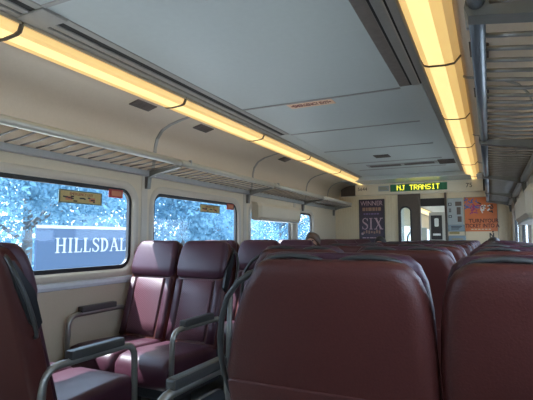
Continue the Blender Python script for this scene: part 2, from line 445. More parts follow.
# ------------------------------------------------------------------ luggage racks in sections
secs = [(-.53,1.19),(1.19,2.91),(2.91,4.63),(4.63,6.35),(6.35,7.85)]
sname = ['beside the camera','above the nearest window','above the second window','above the boxed window','by the bulkhead']
for s, sd in ((-1,'left'),(1,'right')):
    for i, (y0, y1) in enumerate(secs if s < 0 else [(a + .07, min(b + .07, 7.85)) for a, b in secs]):
        t = thing('luggage_rack', f"slatted overhead luggage rack on the {sd} side, section {sname[i]}", 'luggage rack', (XC, y0, 0), 'overhead luggage racks')
        L = y1-y0; g = .004; A = 1.09
        bm = BM(); zr = 1.797 if s < 0 else 1.785
        tube(bm, [(s*A, g, zr),(s*A, L/2, zr),(s*A, L-g, zr)], .026 if s < 0 else .021, 14); link('front_rail', bm, M['rail_lit' if s < 0 else 'rail_shaded'], t, True)
        bm = BM(); box(bm, *sorted((s*1.365, s*1.415)), g, L-g, 1.70, 1.745, .004, 1); link('rear_rail', bm, M['alu'], t)
        bm = BM(); n = int(L/.1)
        for k in range(n):
            y = (k+.5)*L/n; tube(bm, [(s*(A+.012), y, 1.782),(s*1.25, y, 1.760),(s*1.385, y, 1.750)], .0055 if s < 0 else .0075, 6)
        for a in (1.16, 1.28):
            tube(bm, [(s*a, g, 1.768 if a < 1.2 else 1.758),(s*a, L-g, 1.768 if a < 1.2 else 1.758)], .004, 6) if s < 0 and False else None
        link('slats', bm, M['slat'], t, True)
        bm = BM()
        poly = ([(A-.012,1.768),(A+.012,1.772),(A+.03,1.768),] if s < 0 else [(A-.028,1.775),(A-.020,1.808),(A+.02,1.808),(A+.03,1.772),]) + [(1.36,1.745),(1.41,1.745),(1.41,1.60),(1.385,1.60),(1.375,1.69),(1.30,1.715),(A+.01,1.748),(A-.02,1.752)]
        prism(bm, poly, lambda a, b, d: (s*a, d, b), L-(.046 if s < 0 else .06), L-.005)
        link('bracket', bm, M['bracket'], t)
        if i in (1, 2, 3):
            bm = BM(); box(bm, *sorted((s*(A-.03), s*(A+.0))), L*.06, L*.06+.015, 1.79, 1.832, .003, 1); link('clip', bm, M['alu'], t)

# ------------------------------------------------------------------ shade boxes over window 5
for s, sd in ((-1,'left'),(1,'right')):
    X = XL if s < 0 else XR
    t = thing('window_box', f'cream boxed cover over the top half of the third {sd} window' if s < 0 else 'cream boxed cover on the right wall at the picture edge', 'box', (X, 5.37 if s < 0 else 3.70, 1.42 if s < 0 else 1.32))
    bm = BM()
    P = [(0,.0),(.10,.0),(.125,.03),(.125,.16),(.10,.20),(0,.215)]
    rr = []
    for y, k in ((-.64,.75),(-.60,1.0),(.60,1.0),(.64,.75)): rr.append([(-s*a*k, y, b if a else b) for a, b in P])
    loft(bm, rr); link('cover', bm, M['cream'], t)
    bm = BM(); box(bm, *sorted((-s*.004, -s*.115)), -.60, .60, -.012, .002, .003, 1); link('underside', bm, M['strip'], t)

# ------------------------------------------------------------------ seats
def rr3(half, y0, y1, r, z): return [(a, b, z) for a, b in rrect(-half, half, y0, y1, min(r, (y1-y0)*.49), 4)]
def make_parts():
    P = {}
    bm = BM()
    loft(bm, [rr3(*a) for a in ((.190,.03,.13,.03,.42),(.198,.01,.115,.035,.48),(.205,-.03,.078,.04,.60),(.208,-.07,.035,.04,.74),(.208,-.105,-.002,.042,.87),(.207,-.128,-.028,.042,.95),(.203,-.152,-.052,.042,1.03),(.196,-.170,-.072,.042,1.085),(.184,-.181,-.088,.042,1.12),(.172,-.183,-.098,.04,1.137),(.158,-.180,-.105,.035,1.148),(.140,-.172,-.115,.026,1.154))])
    P['backrest'] = (bm, M['leather'], True)
    bm = BM()   # aisle end variant: the aisle edge flares out towards the armrest
    rings = []
    for hw, y0, y1, r_, z in ((.190,.03,.13,.03,.42),(.198,.01,.115,.035,.48),(.205,-.03,.078,.04,.60),(.208,-.07,.035,.04,.74),(.208,-.105,-.002,.042,.87),(.207,-.128,-.028,.042,.95),(.203,-.152,-.052,.042,1.03),(.196,-.170,-.072,.042,1.085),(.184,-.181,-.088,.042,1.12),(.172,-.183,-.098,.04,1.137),(.158,-.180,-.105,.035,1.148),(.140,-.172,-.115,.026,1.154)):
        fl = .085 if z < .8 else .085*max(0, min(1, (1.115-z)/.245))**.85
        rings.append([(a, b, z) for a, b in rrect(-hw-fl, hw, y0, y1, min(r_, (y1-y0)*.49), 4)])
    loft(bm, rings); P['backrest_flared'] = (bm, M['leather'], True)
    bm = BM(); rings = []
    for z in (.44,.46,.60,.74,.855,.862):
        yr = .02 + (z-.44)/(.87-.44)*(-.105-.02); e = .01 if z in (.44,.862) else 0
        rings.append([(a, yr + b, z) for a, b in rrect(-.280+e, .196-e, -.003, .03, .014, 3)])
    loft(bm, rings); P['lower_panel_flared'] = (bm, M['leather'], True)
    bm = BM()   # padded headrest, front
    loft(bm, [rr3(*a) for a in ((.17,-.06,-.012,.02,.905),(.195,-.06,.002,.03,.925),(.202,-.07,-.002,.035,.98),(.200,-.09,-.022,.035,1.05),(.193,-.115,-.044,.035,1.11),(.180,-.130,-.062,.035,1.145),(.160,-.135,-.075,.028,1.163),(.13,-.13,-.095,.016,1.168))])
    P['headrest'] = (bm, M['leather_front'], True)
    bm = BM()   # quilted centre insert
    for z0, z1 in ((.50, .90),):
        rings = []
        for z in (.505,.515,.60,.70,.80,.89,.90):
            yf = .110 + (z-.48)/(.87-.48)*(-.002-.110) + .004
            e = .012 if z in (.505,.90) else 0
            rings.append([(a, yf - .02 + (b+.02)*(1 if not e else .4), z) for a, b in rrect(-.125+e, .125-e, -.02, .010, .009, 2)])
        loft(bm, rings)
    P['back_insert'] = (bm, M['quilt'], True)
    for sx in (-1, 1):
        bm = BM()
        rings = []
        for z in (.50,.60,.70,.80,.895):
            yf = .110 + (z-.48)/(.87-.48)*(-.002-.110)
            x0, x1 = (.135, .195)
            rings.append([(sx*a, yf - .01 + b, z) for a, b in rrect(x0, x1, -.02, .022, .019, 3)])
        loft(bm, rings)
        P['side_bolster' + ('' if sx < 0 else '2')] = (bm, M['leather_front'], True)
    bm = BM()   # lower rear panel below the seam
    rings = []
    for z in (.44,.46,.60,.74,.855,.862):
        yr = .02 + (z-.44)/(.87-.44)*(-.105-.02)
        e = .01 if z in (.44,.862) else 0
        rings.append([(a, yr + b, z) for a, b in rrect(-.196+e, .196-e, -.003, .03, .014, 3)])
    loft(bm, rings); P['lower_panel'] = (bm, M['leather'], True)
    bm = BM()
    loft(bm, [[(a, y, b) for a, b in rrect(-hw, hw, z0, z1, min(.04, (z1-z0)*.45), 4)] for y, hw, z0, z1 in ((.05,.185,.38,.47),(.07,.200,.36,.488),(.20,.204,.35,.495),(.38,.205,.34,.506),(.48,.205,.33,.508),(.54,.203,.325,.500),(.57,.198,.335,.478),(.585,.185,.36,.445))])
    P['seat_cushion'] = (bm, M['leather_front'], True)
    bm = BM(); box(bm, -.19, .19, .02, .52, .26, .345, .01, 2); box(bm, -.195, -.165, -.03, .10, .28, .48, .008, 1); box(bm, .165, .195, -.03, .10, .28, .48, .008, 1)
    P['seat_frame'] = (bm, M['frame'], False)
    bm = BM(); box(bm, -.03, .03, .10, .44, 0, .27, .008, 1); box(bm, -.12, .12, .06, .48, 0, .02, .006, 1)
    P['pedestal'] = (bm, M['frame'], False)
    bm = BM()
    tube(bm, [(-.150,-.140,1.146),(-.140,-.146,1.154),(-.12,-.148,1.159),(-.085,-.149,1.162),(-.05,-.148,1.159),(-.028,-.146,1.155),(-.018,-.140,1.150)], .0058, 8)
    P['top_grip'] = (bm, M['plastic_grey'], True)
    bm = BM()
    tube(bm, [(.022,-.140,1.150),(.034,-.146,1.155),(.055,-.148,1.159),(.09,-.149,1.161),(.12,-.148,1.158),(.140,-.146,1.153),(.150,-.140,1.145)], .0058, 8)
    P['top_grip2'] = (bm, M['plastic_grey'], True)
    for sx, key in ((-1, 'L'), (1, 'R')):
        bm = BM()
        tube(bm, [(sx*x, y, z) for x, y, z in ((.165,-.145,1.125),(.200,-.15,1.105),(.232,-.145,1.06),(.252,-.125,1.0),(.258,-.10,.94),(.256,-.075,.88),(.245,-.05,.825),(.22,-.03,.80),(.19,-.02,.79))], .0085, 8)
        if sx < 0:
            b2 = BM(); tube(b2, [(-x, y, z) for x, y, z in ((.160,-.145,1.130),(.190,-.15,1.118),(.222,-.148,1.097),(.255,-.14,1.06),(.278,-.125,1.01),(.293,-.11,.96),(.302,-.09,.91),(.304,-.07,.86),(.298,-.045,.81),(.28,-.03,.79))], .0072, 8)
            P['side_handleF'] = (b2, M['plastic_grey'], True)
            b2 = BM(); prism(b2, [(.19,1.095),(.215,1.085),(.265,1.0),(.288,.92),(.285,.84),(.20,.84)], lambda a, b, d: (-a, -.095+(.97-b)*.42+d, b), .02, .03)
            P['handle_recessF'] = (b2, M['black'], False)
        P['side_handle'+key] = (bm, M['plastic_grey'], True)
        bm = BM()
        prism(bm, [(-.150,1.10),(-.135,1.10),(-.04,.98),(.0,.85),(-.02,.82),(-.06,.86),(-.12,1.0)], lambda a, b, d: (sx*d, a, b), .195, .214)
        P['handle_recess'+key] = (bm, M['black'], False)
        bm = BM()
        x = sx*.207
        tube(bm, arc_pts([(x,.00,.30),(x,.02,.660),(x,.545,.660),(x,.555,.26)], .075), .0165, 10)
        P['armrest'+key] = (bm, M['tube'], True)
        bm = BM(); box(bm, x-.024, x+.024, .14, .455, .668, .708, .010, 2)
        P['armpad'+key] = (bm, M['pad'], False)
    return P
RAW = make_parts(); MESH = {}
for k, (bm, m, sm) in RAW.items():
    nm = {'backrest_flared':'backrest','lower_panel_flared':'lower_panel','side_bolster2':'side_bolster','top_grip2':'top_grip','side_handleL':'side_handle','side_handleR':'side_handle','side_handleF':'side_handle','handle_recessF':'handle_recess','handle_recessL':'handle_recess','handle_recessR':'handle_recess','armrestL':'armrest','armrestR':'armrest','armpadL':'arm_pad','armpadR':'arm_pad'}.get(k, k)
    me = bpy.data.meshes.new(nm); bmesh.ops.recalc_face_normals(bm, faces=bm.faces); bm.to_mesh(me); bm.free(); me.materials.append(m)
    if sm:
        for p in me.polygons: p.use_smooth = True
    MESH[k] = (nm, me)
def part(key, parent):
    nm, me = MESH[key]; o = bpy.data.objects.new(nm, me); COL.objects.link(o); o.parent = parent; return o
def seat(x, y, rz, label, group, handle=None, arms=(), zs=1.0, low=True):
    t = thing('train_seat', label, 'seat', (x, y, 0), group, rz); t.scale = (1, 1, zs)
    fl = '_flared' if handle == 'F' else ''
    for k in ('backrest' + fl,) + (('lower_panel' + fl,) if low else ()) + ( 'headrest','back_insert','side_bolster','side_bolster2','seat_cushion','seat_frame','pedestal','top_grip','top_grip2'): part(k, t)
    if handle:
        part('side_handle'+handle, t); part('handle_recess'+handle, t)
    for a in arms:
        ar = part('armrest'+a, t); part('armpad'+a, ar)
        if a == 'R' and rz: ar.location.z = .025
    return t
PITCH = .86
rown = ['nearest row','second row','third row','fourth row','fifth row','sixth row','seventh row','last row']
cols = [(-.73,'aisle'),(-.31,'middle'),(.11,'window')]
for r in range(8):
    y = 1.08 + PITCH*r
    for cx, cn in cols:
        if r == 0 and cn == 'aisle': continue
        if r == 0: lab = 'large maroon leather seat back filling the centre foreground' if cn == 'middle' else 'maroon leather seat back cut by the lower right corner'
        else: lab = f'maroon leather {cn} seat right of the aisle, back towards us, {rown[r]}'
        h = 'F' if cn == 'aisle' or (r == 0 and cn == 'middle') else None
        seat(cx, y, 0, lab, 'seats right of the aisle', h, ('L',) if cn == 'aisle' else ())
lc = [(-2.275,'window'),(-1.85,'aisle')]
for cx, cn in lc:
    seat(cx, 1.28, 0, 'maroon seat cut by the left edge, turned away, beside the aisle' if cn == 'aisle' else 'maroon window seat turned away, under the sign window', 'seats left of the aisle', 'R' if cn == 'aisle' else None, ('R',) if cn == 'aisle' else (), 1.012, False)
lrow = ['first row past the big window','second row past the big window','third row','fourth row','fifth row','last row']
for r in range(6):
    y = 2.68 + PITCH*r
    for cx, cn in lc:
        arms = ('L',) if cn == 'aisle' else (('R',) if r == 0 else ())
        seat(cx, y, PI, f'maroon {cn} seat left of the aisle, facing us, {lrow[r]}', 'seats left of the aisle', 'L' if cn == 'aisle' else None, arms, 1.012)

# armrest frame standing at the aisle beside the nearest row
t = thing('aisle_armrest', 'grey padded armrest on a metal loop with dark end panel beside the aisle', 'armrest', (-.965, 1.08, 0))
bm = BM(); tube(bm, arc_pts([(0,.54,.0),(0,.535,.688),(0,.09,.688),(0,.05,.0)], .085), .0165, 10); link('tube_loop', bm, M['tube'], t, True)
bm = BM(); box(bm, -.022, .022, .165, .50, .697, .735, .010, 2); link('arm_pad', bm, M['pad'], t)
bm = BM(); tube(bm, [(.0,.535,.60),(.0,.54,.80),(.005,.545,.98)], .011, 8); link('upright', bm, M['bracket'], t, True)
bm = BM(); prism(bm, rrect(.12, .50, .16, .62, .05, 4), lambda a, b, d: (d, a, b), -.010, .010); pn = link('end_panel', bm, M['panel_dark'], t)
bm = BM(); tube(bm, [(-.012, a, b) for a, b in rrect(.13, .49, .17, .61, .045, 4)], .006, 6, True); link('panel_rim', bm, M['tube'], pn, True)

# ------------------------------------------------------------------ far bulkhead
WY = YB
def fwall(a, b, d): return (a, WY - d, b)
bm = BM()
def wq(x0, x1, z0, z1): box(bm, x0, x1, WY, WY+.05, z0, z1)
wq(XL, -1.39, 0, 2.25); wq(-.63, XR, 0, 2.25); wq(-1.39, -.63, 1.98, 2.25)
struct(link('wall_front', bm, M['bulk']), 'far bulkhead wall with the open doorway')
bm = BM(); box(bm, XL-.05, XR+.05, YA-.05, YA, 0, 2.25); struct(link('wall_back', bm, M['bulk']))
# corrugated vertical ribs on the bulkhead
bm = BM()
for x0, x1 in ((XL, -2.10), (-1.62, -1.40), (.13, XR)):
    n = int((x1-x0)/.045)
    for k in range(n): box(bm, x0+.01+k*.045, x0+.035+k*.045, WY-.008, WY+.001, .1, 1.93, .003, 1)
struct(link('trim_40', bm, M['bulk']))
# brown partition with a rounded window left of the doorway
d1 = bpy.data.objects.new('door_1', None); COL.objects.link(d1); struct(d1, 'brown sliding door leaf with a tall rounded window')
bm = BM()
ins = rrect(-1.365, -1.185, .62, 1.73, .085, 6)
out = []
for kk in range(len(ins)):
    c = kk // 7; out.append(((-1.05,-1.40,-1.40,-1.05)[c], (1.95,1.95,0,0)[c]))
for d in (.0, .03):
    for k2 in range(len(ins)):
        j = (k2+1) % len(ins); u = []
        for p in (ins[k2], ins[j], out[j], out[k2]):
            if p not in u: u.append(p)
        if len(u) > 2: bm.faces.new([bm.verts.new(fwall(a, b, d)) for a, b in u])
bmesh.ops.remove_doubles(bm, verts=bm.verts, dist=1e-5); link('leaf', bm, M['brown_p'], d1)
bm = BM(); ring_prism(bm, rrect(-1.375,-1.175,.61,1.74,.095,6), rrect(-1.352,-1.198,.633,1.717,.075,6), fwall, -.01, .045); link('gasket', bm, M['gasket'], d1)
bm = BM(); prism(bm, rrect(-1.365,-1.185,.62,1.73,.085,6), fwall, .010, .016); link('pane', bm, M['glass_door'], d1)
bm = BM(); box(bm, -1.10, -1.07, WY-.07, WY-.03, 1.0, 1.16, .006, 1); link('handle', bm, M['tube'], d1)
# door frame and dark header
bm = BM(); box(bm, -1.06, -1.03, WY-.05, WY+.06, 0, 1.95, .005, 1); box(bm, -.65, -.62, WY-.05, WY+.06, 0, 1.95, .005, 1)
struct(link('trim_41', bm, M['brown_p']))
bm = BM(); box(bm, -1.03, -.65, WY-.02, WY+.05, 1.73, 1.86, .005, 1); struct(link('trim_42', bm, M['dark_p']))
bm = BM(); box(bm, -1.03, -.65, WY-.01, WY+.04, 1.86, 1.97, .003, 1); struct(link('trim_43', bm, M['bulk']))
# header beam carrying the display
bm = BM(); box(bm, XC-1.02, XC+1.03, WY-.10, WY, 1.945, 2.14, .008, 2); struct(link('trim_44', bm, M['header']), 'pale header beam over the bulkhead')
bm = BM(); box(bm, XC-1.30, XC-1.02, WY-.04, WY, 1.95, 2.14); box(bm, XC+1.03, XC+1.36, WY-.04, WY, 1.95, 2.14); struct(link('trim_45', bm, M['brown_p']))
t = thing('destination_display', 'green LED board with yellow NJ TRANSIT letters on the header beam', 'display', (-1.05, WY-.10, 2.05))
bm = BM(); box(bm, -.455, .455, -.012, .002, -.06, .06, .004, 1); link('board', bm, M['led_bg'], t)
FONT = {'N':'10001 11001 10101 10011 10001 10001 10001','J':'00111 00010 00010 00010 00010 10010 01100','T':'11111 00100 00100 00100 00100 00100 00100','R':'11110 10001 10001 11110 10100 10010 10001','A':'01110 10001 10001 11111 10001 10001 10001','S':'01111 10000 10000 01110 00001 00001 11110','I':'01110 00100 00100 00100 00100 00100 01110'}
x = -.345; px = .0124
for ch in 'NJ TRANSIT':
    if ch in FONT:
        bm = BM()
        for r_, row in enumerate(FONT[ch].split()):
            for c_, v in enumerate(row):
                if v == '1': box(bm, x+c_*px, x+c_*px+.0124, -.0145, -.011, .043-(r_+1)*px, .043-(r_+1)*px+.0124)
        link('lit_letter', bm, M['led_on'], t)
    x += px*5.6
for k in range(15):
    bm = BM(); box(bm, -.45+k*.0625, -.447+k*.0625, -.0135, -.011, -.055, .055); link('cell_divider', bm, M['slot'], t)
RX = (PI/2, 0, 0)
o = text('car_number', '5644', .085, (-1.99, WY-.1003, 2.055), RX, M['dark_p']); tag(o, 'small dark car number at the left end of the header beam', 'number')
o = text('header_marks', '75', .10, (-.27, WY-.1003, 2.04), RX, M['dark_p']); tag(o, 'small dark number at the right end of the header beam', 'number')
t = thing('header_notice', 'pale square notice on the header beam left of the display', 'notice', (-1.62, WY-.1, 2.05))
bm = BM(); box(bm, -.09, .09, -.004, .003, -.045, .045); link('sheet', bm, M['notice_grey'], t)
bm = BM()
for k in range(3): box(bm, -.075, .05+.01*k, -.0055, -.003, .02-.022*k, .028-.022*k)
link('print_lines', bm, M['yellow_n'], t)

# --- posters
t = thing('poster', 'dark purple theatre poster reading SIX in a frame left of the door', 'poster', (-1.855, WY-.012, 1.48))
bm = BM(); box(bm, -.225, .225, -.01, .01, -.40, .40, .003, 1); link('frame', bm, M['dark_p'], t)
bm = BM(); box(bm, -.205, .205, -.0125, -.009, -.385, .385); link('sheet', bm, M['purple'], t)
text('headline', 'WINNER', .115, (0, -.0135, .325), RX, M['pinkish'], t, sx=.85)
bm = BM(); x = -.16
for w in (.05,.03,.06,.045,.03,.05): box(bm, x, x+w, -.0145, -.012, .195, .255); x += w+.012
link('faded_line', bm, M['gold_ink'], t)
bm = BM(); x = -.14
for w in (.03,.04,.02,.05,.03,.04): box(bm, x, x+w, -.0145, -.012, .13, .155); x += w+.012
link('small_line', bm, M['lilac_ink'], t)
serif_text('title', 'SIX', .20, lambda a, b, d: (-.172 + a, -.0125-d, -.13 + b), 0, .002, M['pinkish'], t, gap=.05, wid=.86)
bm = BM(); x = -.15
for k in range(7): box(bm, x, x+.028, -.0145, -.012, -.205+.01*(k % 2), -.165+.008*((k*3) % 4)); x += .045
link('crown_row', bm, M['gold_ink'], t)
bm = BM(); x = -.165
for w in (.06,.04,.07,.05,.05): box(bm, x, x+w, -.0145, -.012, -.285, -.268); x += w+.012
link('small_print', bm, M['pinkish'], t)
bm = BM(); prism(bm, [(-.165+.022*math.cos(q*PI/6), -.205+.022*math.sin(q*PI/6)) for q in range(12)], lambda a, b, d: (a, -d, b), .012, .0155); link('seal', bm, M['pinkish'], t)

t = thing('poster', 'orange ticket advertisement poster on the bulkhead right of the notices', 'poster', (-.115, WY-.012, 1.43))
bm = BM(); box(bm, -.245, .24, -.008, .012, -.37, .43, .003, 1); link('frame', bm, M['lamp_house'], t)
bm = BM(); box(bm, -.235, .23, -.0105, -.007, -.125, .42); link('sheet', bm, M['orange'], t)
bm = BM(); box(bm, -.235, .23, -.0105, -.007, -.36, -.125); link('footer', bm, M['poster_cream'], t)
text('slogan_word', 'TURN', .085, (-.068, -.0115, .04), RX, M['ink'], t, off=.0022); text('slogan_word', 'YOUR', .085, (.145, -.0115, .04), RX, M['ink'], t, sx=.85, off=.0022)
text('slogan_bottom', 'TICKET INTO A', .085, (.01, -.0115, -.038), RX, M['ink'], t, sx=.82, off=.0022)
bm = BM()
prism(bm, [(.11,-.225),(.11,-.15),(.128,-.15),(.158,-.195),(.158,-.15),(.176,-.15),(.176,-.225),(.158,-.225),(.128,-.18),(.128,-.225)], lambda a, b, d: (a, -d, b), .010, .013)
prism(bm, [(.16+.013*math.cos(q*PI/5), -.132+.013*math.sin(q*PI/5)) for q in range(10)], lambda a, b, d: (a, -d, b), .010, .013)
link('logo', bm, M['dark_p'], t)
rnd = random.Random(4)
for nm, mm, n, rng in (('pink_confetti','magenta',16,(-.16,.02,.16,.30)),('blue_confetti','blue_c',22,(-.22,-.04,.24,.40)),('white_confetti','white_p',12,(.0,.14,.18,.30)),('dark_confetti','dark_p',10,(-.02,.17,.16,.33))):
    bm = BM()
    for k in range(n):
        cx, cz = rnd.uniform(rng[0], rng[1]), rnd.uniform(rng[2], rng[3]); a = rnd.uniform(0, PI); l, w = rnd.uniform(.012,.034), rnd.uniform(.005,.011)
        ca, sa = math.cos(a), math.sin(a)
        prism(bm, [(cx+ca*u*l-sa*v*w, cz+sa*u*l+ca*v*w) for u, v in ((-1,-1),(1,-1),(1,1),(-1,1))], lambda a_, b_, d: (a_, -d, b_), .0102, .0118 + k*2e-5)
    link(nm, bm, M[mm], t)
bm = BM()
for k in range(6): box(bm, -.15+k*.05, -.115+k*.05, -.0118, -.010, -.10, -.085)
link('fine_print', bm, M['poster_cream'], t)

# notices between door and orange poster
t = thing('notice_panel', 'tall pale panel of small safety notices beside the doorway', 'notice', (-.49, WY-.01, 1.60))
bm = BM(); box(bm, -.125, .115, -.008, .01, -.19, .25, .004, 1); link('sheet', bm, M['notice_grey'], t)
bm = BM()
for k, (a, b, w, h) in enumerate(((-.08,.15,.05,.05),(-.08,.05,.03,.06),(-.08,-.05,.05,.04))): ring_prism(bm, rct(a-w/2,a+w/2,b-h/2,b+h/2), rct(a-w/2+.01,a+w/2-.01,b-h/2+.01,b+h/2-.01), lambda p, q, d: (p, -d, q), .008, .011)
link('pictograms', bm, M['dark_p'], t)
bm = BM(); box(bm, .0, .095, -.012, -.007, .12, .19, .002, 1); box(bm, .02, .08, -.012, -.007, -.02, .10, .002, 1); box(bm, .03,.09,-.012,-.007,-.14,-.05,.002,1); link('switches', bm, M['brown_p'], t)
t = thing('wall_notice', 'grey box notice with dark text under the pale safety panel', 'notice', (-.48, WY-.02, 1.36))
bm = BM(); box(bm, -.13, .12, -.02, .02, -.055, .055, .006, 1); link('board', bm, M['notice_blue'], t)
bm = BM()
for k in range(3): box(bm, -.08, .08-.02*k, -.022, -.019, .022-.022*k, .034-.022*k)
link('print_lines', bm, M['dark_p'], t)
bm = BM(); box(bm, -.11, .04, -.006, .018, -.10, -.06, .002, 1); link('yellow_label', bm, M['yellow_n'], t)
t = thing('wall_cabinet', 'blue grey cabinet with a triangular sign low beside the doorway', 'cabinet', (-.475, WY, 1.05))
bm = BM(); box(bm, -.135, .13, -.05, 0, -.22, .19, .02, 3); link('body', bm, M['notice_blue'], t)
bm = BM(); prism(bm, [(-.04,.04),(.045,.04),(.0,.12)], lambda a, b, d: (a, -d, b), .049, .053); box(bm, -.08, .09, -.053, -.049, .125, .14); box(bm, -.09, .06, -.053, -.049, -.02, .0); link('sign', bm, M['yellow_n'], t)

# vestibule and next car beyond the doorway
VX0, VX1, VY, VE = -1.62, -.35, YB+.05, YB+1.9
bm = BM(); box(bm, XL-.05, XR+.05, YB+4.5, 27, -.08, 0); struct(link('trim_50', bm, M['floor']))
for nm_, wn, x0, x1 in (('wall_3', 'window_21', VX0-.04, VX0), ('wall_4', 'window_22', VX1, VX1+.04)):
    bm = BM(); box(bm, x0, x1, VY, VY+.25, 0, 2.2); box(bm, x0, x1, VY+1.35, VE, 0, 2.2)
    box(bm, x0, x1, VY+.25, VY+1.35, 0, .8); box(bm, x0, x1, VY+.25, VY+1.35, 1.9, 2.2)
    struct(link(nm_, bm, M['corr']))
    w = bpy.data.objects.new(wn, None); COL.objects.link(w); struct(w)
    bm = BM(); box(bm, x0+.015, x0+.021, VY+.25, VY+1.35, .8, 1.9); link('pane', bm, M['glass_door'], w)
for nm_, wn, x0, x1 in (('wall_5', 'window_23', XL-.04, XL), ('wall_6', 'window_24', XR, XR+.04)):
    bm = BM(); box(bm, x0, x1, VE, 27, 0, .95); box(bm, x0, x1, VE, 27, 1.6, 2.25)
    for y in range(11, 28, 3): box(bm, x0, x1, y-.15, y+.15, .95, 1.6)
    struct(link(nm_, bm, M['cream']))
    w = bpy.data.objects.new(wn, None); COL.objects.link(w); struct(w)
    bm = BM(); box(bm, x0+.015, x0+.021, VE, 27, .95, 1.6); link('pane', bm, M['glass'], w)
bm = BM(); box(bm, XL, XR, 27, 27.1, 0, 2.25); struct(link('wall_7', bm, M['bulk']))
bm = BM(); box(bm, VX0, VX1, VY, VE, 2.14, 2.2); box(bm, XL, XR, VE, 27, 2.2, 2.26); struct(link('trim_46', bm, M['corr']))
bm = BM(); box(bm, XL, VX0, VE, VE+.04, 0, 2.2); box(bm, VX1, XR, VE, VE+.04, 0, 2.2); struct(link('wall_8', bm, M['corr']))
t = thing('corridor_light', 'glowing yellow lamp strip of the next car seen through the far doorway', 'light', (-2.08, 12.6, 2.15))
bm = BM(); box(bm, -.16, .12, 0, 14, -.03, .02, .01, 2); link('diffuser', bm, M['lamp_core'], t)
bm = BM(); box(bm, -.18, .14, -.02, 14.02, .02, .05); link('housing', bm, M['lamp_house'], t)
bm = BM(); box(bm, -1.36, -.80, 12.0, 12.05, 0, 1.84, .01, 1); o = link('corridor_partition', bm, M['corr']); tag(o, 'white partition of the next car carrying a black poster, through the doorway', 'partition')
t = thing('corridor_poster', 'black framed poster with white print seen through the far doorway', 'poster', (-1.175, 11.985, 1.46))
bm = BM(); box(bm, -.135, .125, -.02, .015, -.30, .30, .004, 1); link('frame', bm, M['dark_p'], t)
bm = BM(); prism(bm, rrect(-.05,.05,.02,.23,.03,4), lambda a, b, d: (a, -d, b), .019, .024); link('print', bm, M['white_p'], t)
bm = BM(); box(bm, -.09, .09, -.024, -.019, -.20, -.15); link('print', bm, M['white_p'], t)
bm = BM(); box(bm, -1.45, -1.20, 10.2, 10.26, 0, 1.42, .01, 1); o = link('corridor_partition', bm, M['notice_grey']); tag(o, 'pale half height partition left inside the far doorway', 'partition')
t = thing('handrail', 'bright metal grab rail behind the rounded door window', 'rail', (-1.32, VY+.35, 0))
bm = BM(); tube(bm, arc_pts([(0,0,0),(0,0,1.25),(.12,.02,1.38),(.16,.02,1.9)], .08), .018, 8); link('bar', bm, M['tube'], t, True)
bm = BM(); tube(bm, [(.16,.02,1.9),(.16,.02,2.14)], .022, 8); link('socket', bm, M['tube'], t, True)

# ------------------------------------------------------------------ stickers
t = thing('ceiling_sticker', 'peach EMERGENCY EXIT sticker with red arrows on the ceiling', 'sticker', (-1.165, 3.125, ZC-.001))
t.rotation_euler = (PI, 0, 0)
bm = BM(); box(bm, -.176, .176, -.062, .062, 0, .003); link('sheet', bm, M['sticker_peach'], t)
text('lettering', 'EMERGENCY EXIT', .082, (0, -.004, .0036), (0, 0, 0), M['red_ink'], t, sx=.425, off=.0012)
bm = BM()
for q in (-1, 1):
    prism(bm, [(q*.160,0),(q*.145,.014),(q*.145,-.014)], lambda a, b, d: (a, b, d), .003, .0045); box(bm, min(q*.147,q*.135), max(q*.147,q*.135), -.004, .004, .003, .0045)
link('arrows', bm, M['red_ink'], t)
t.rotation_euler = (PI, 0, 0)
def win_sticker(y0, y1, z0, z1, lab):
    t = thing('window_sticker', lab, 'sticker', (XL-.020, (y0+y1)/2, (z0+z1)/2)); w, h = (y1-y0)/2, (z1-z0)/2
    bm = BM(); box(bm, -.002, .002, -w, w, -h, h); link('border', bm, M['sticker_rim'], t)
    bm = BM(); box(bm, .001, .003, -w+.012, w-.012, -h+.008, h-.008); link('sheet', bm, M['sticker_tan'], t)
    R = (PI/2, 0, PI/2)
    text('heading', 'EMERGENCY EXIT', h*.62, (.0035, 0, h*.42), R, M['red_ink'], t, sx=.9*w/.185)
    rn = random.Random(3)
    for k in range(14):
        bm = BM(); a = rn.uniform(-w*.85, w*.75); b = rn.uniform(-h*.75, -h*.05); box(bm, .0028, .0042, a, a+rn.uniform(.012,.035), b, b+.009); link('instruction_line', bm, M['dark_p'], t)
    bm = BM()
    for a in (-w*.72, w*.35): box(bm, .0028, .0038, a, a+w*.3, -h*.55, h*.05)
    link('diagrams', bm, M['sticker_or'], t)
win_sticker(2.07, 2.44, 1.435, 1.525, 'tan EMERGENCY EXIT sticker on the nearest window')
win_sticker(3.70, 4.06, 1.455, 1.535, 'tan EMERGENCY EXIT sticker on the second window')
def red_tag(y, z, lab):
    t = thing('window_tag', lab, 'sticker', (XL-.018, y, z))
    bm = BM(); box(bm, -.003, .005, -.072, .072, -.032, .032, .003, 1); link('plate', bm, M['sticker_red'], t)
    bm = BM(); box(bm, .004, .0062, -.045, .055, -.018, .020); link('label', bm, M['sticker_or'], t)
red_tag(2.575, 1.535, 'small red and orange tag in the corner of the nearest window')
red_tag(4.27, 1.54, 'small red and orange tag in the corner of the second window')
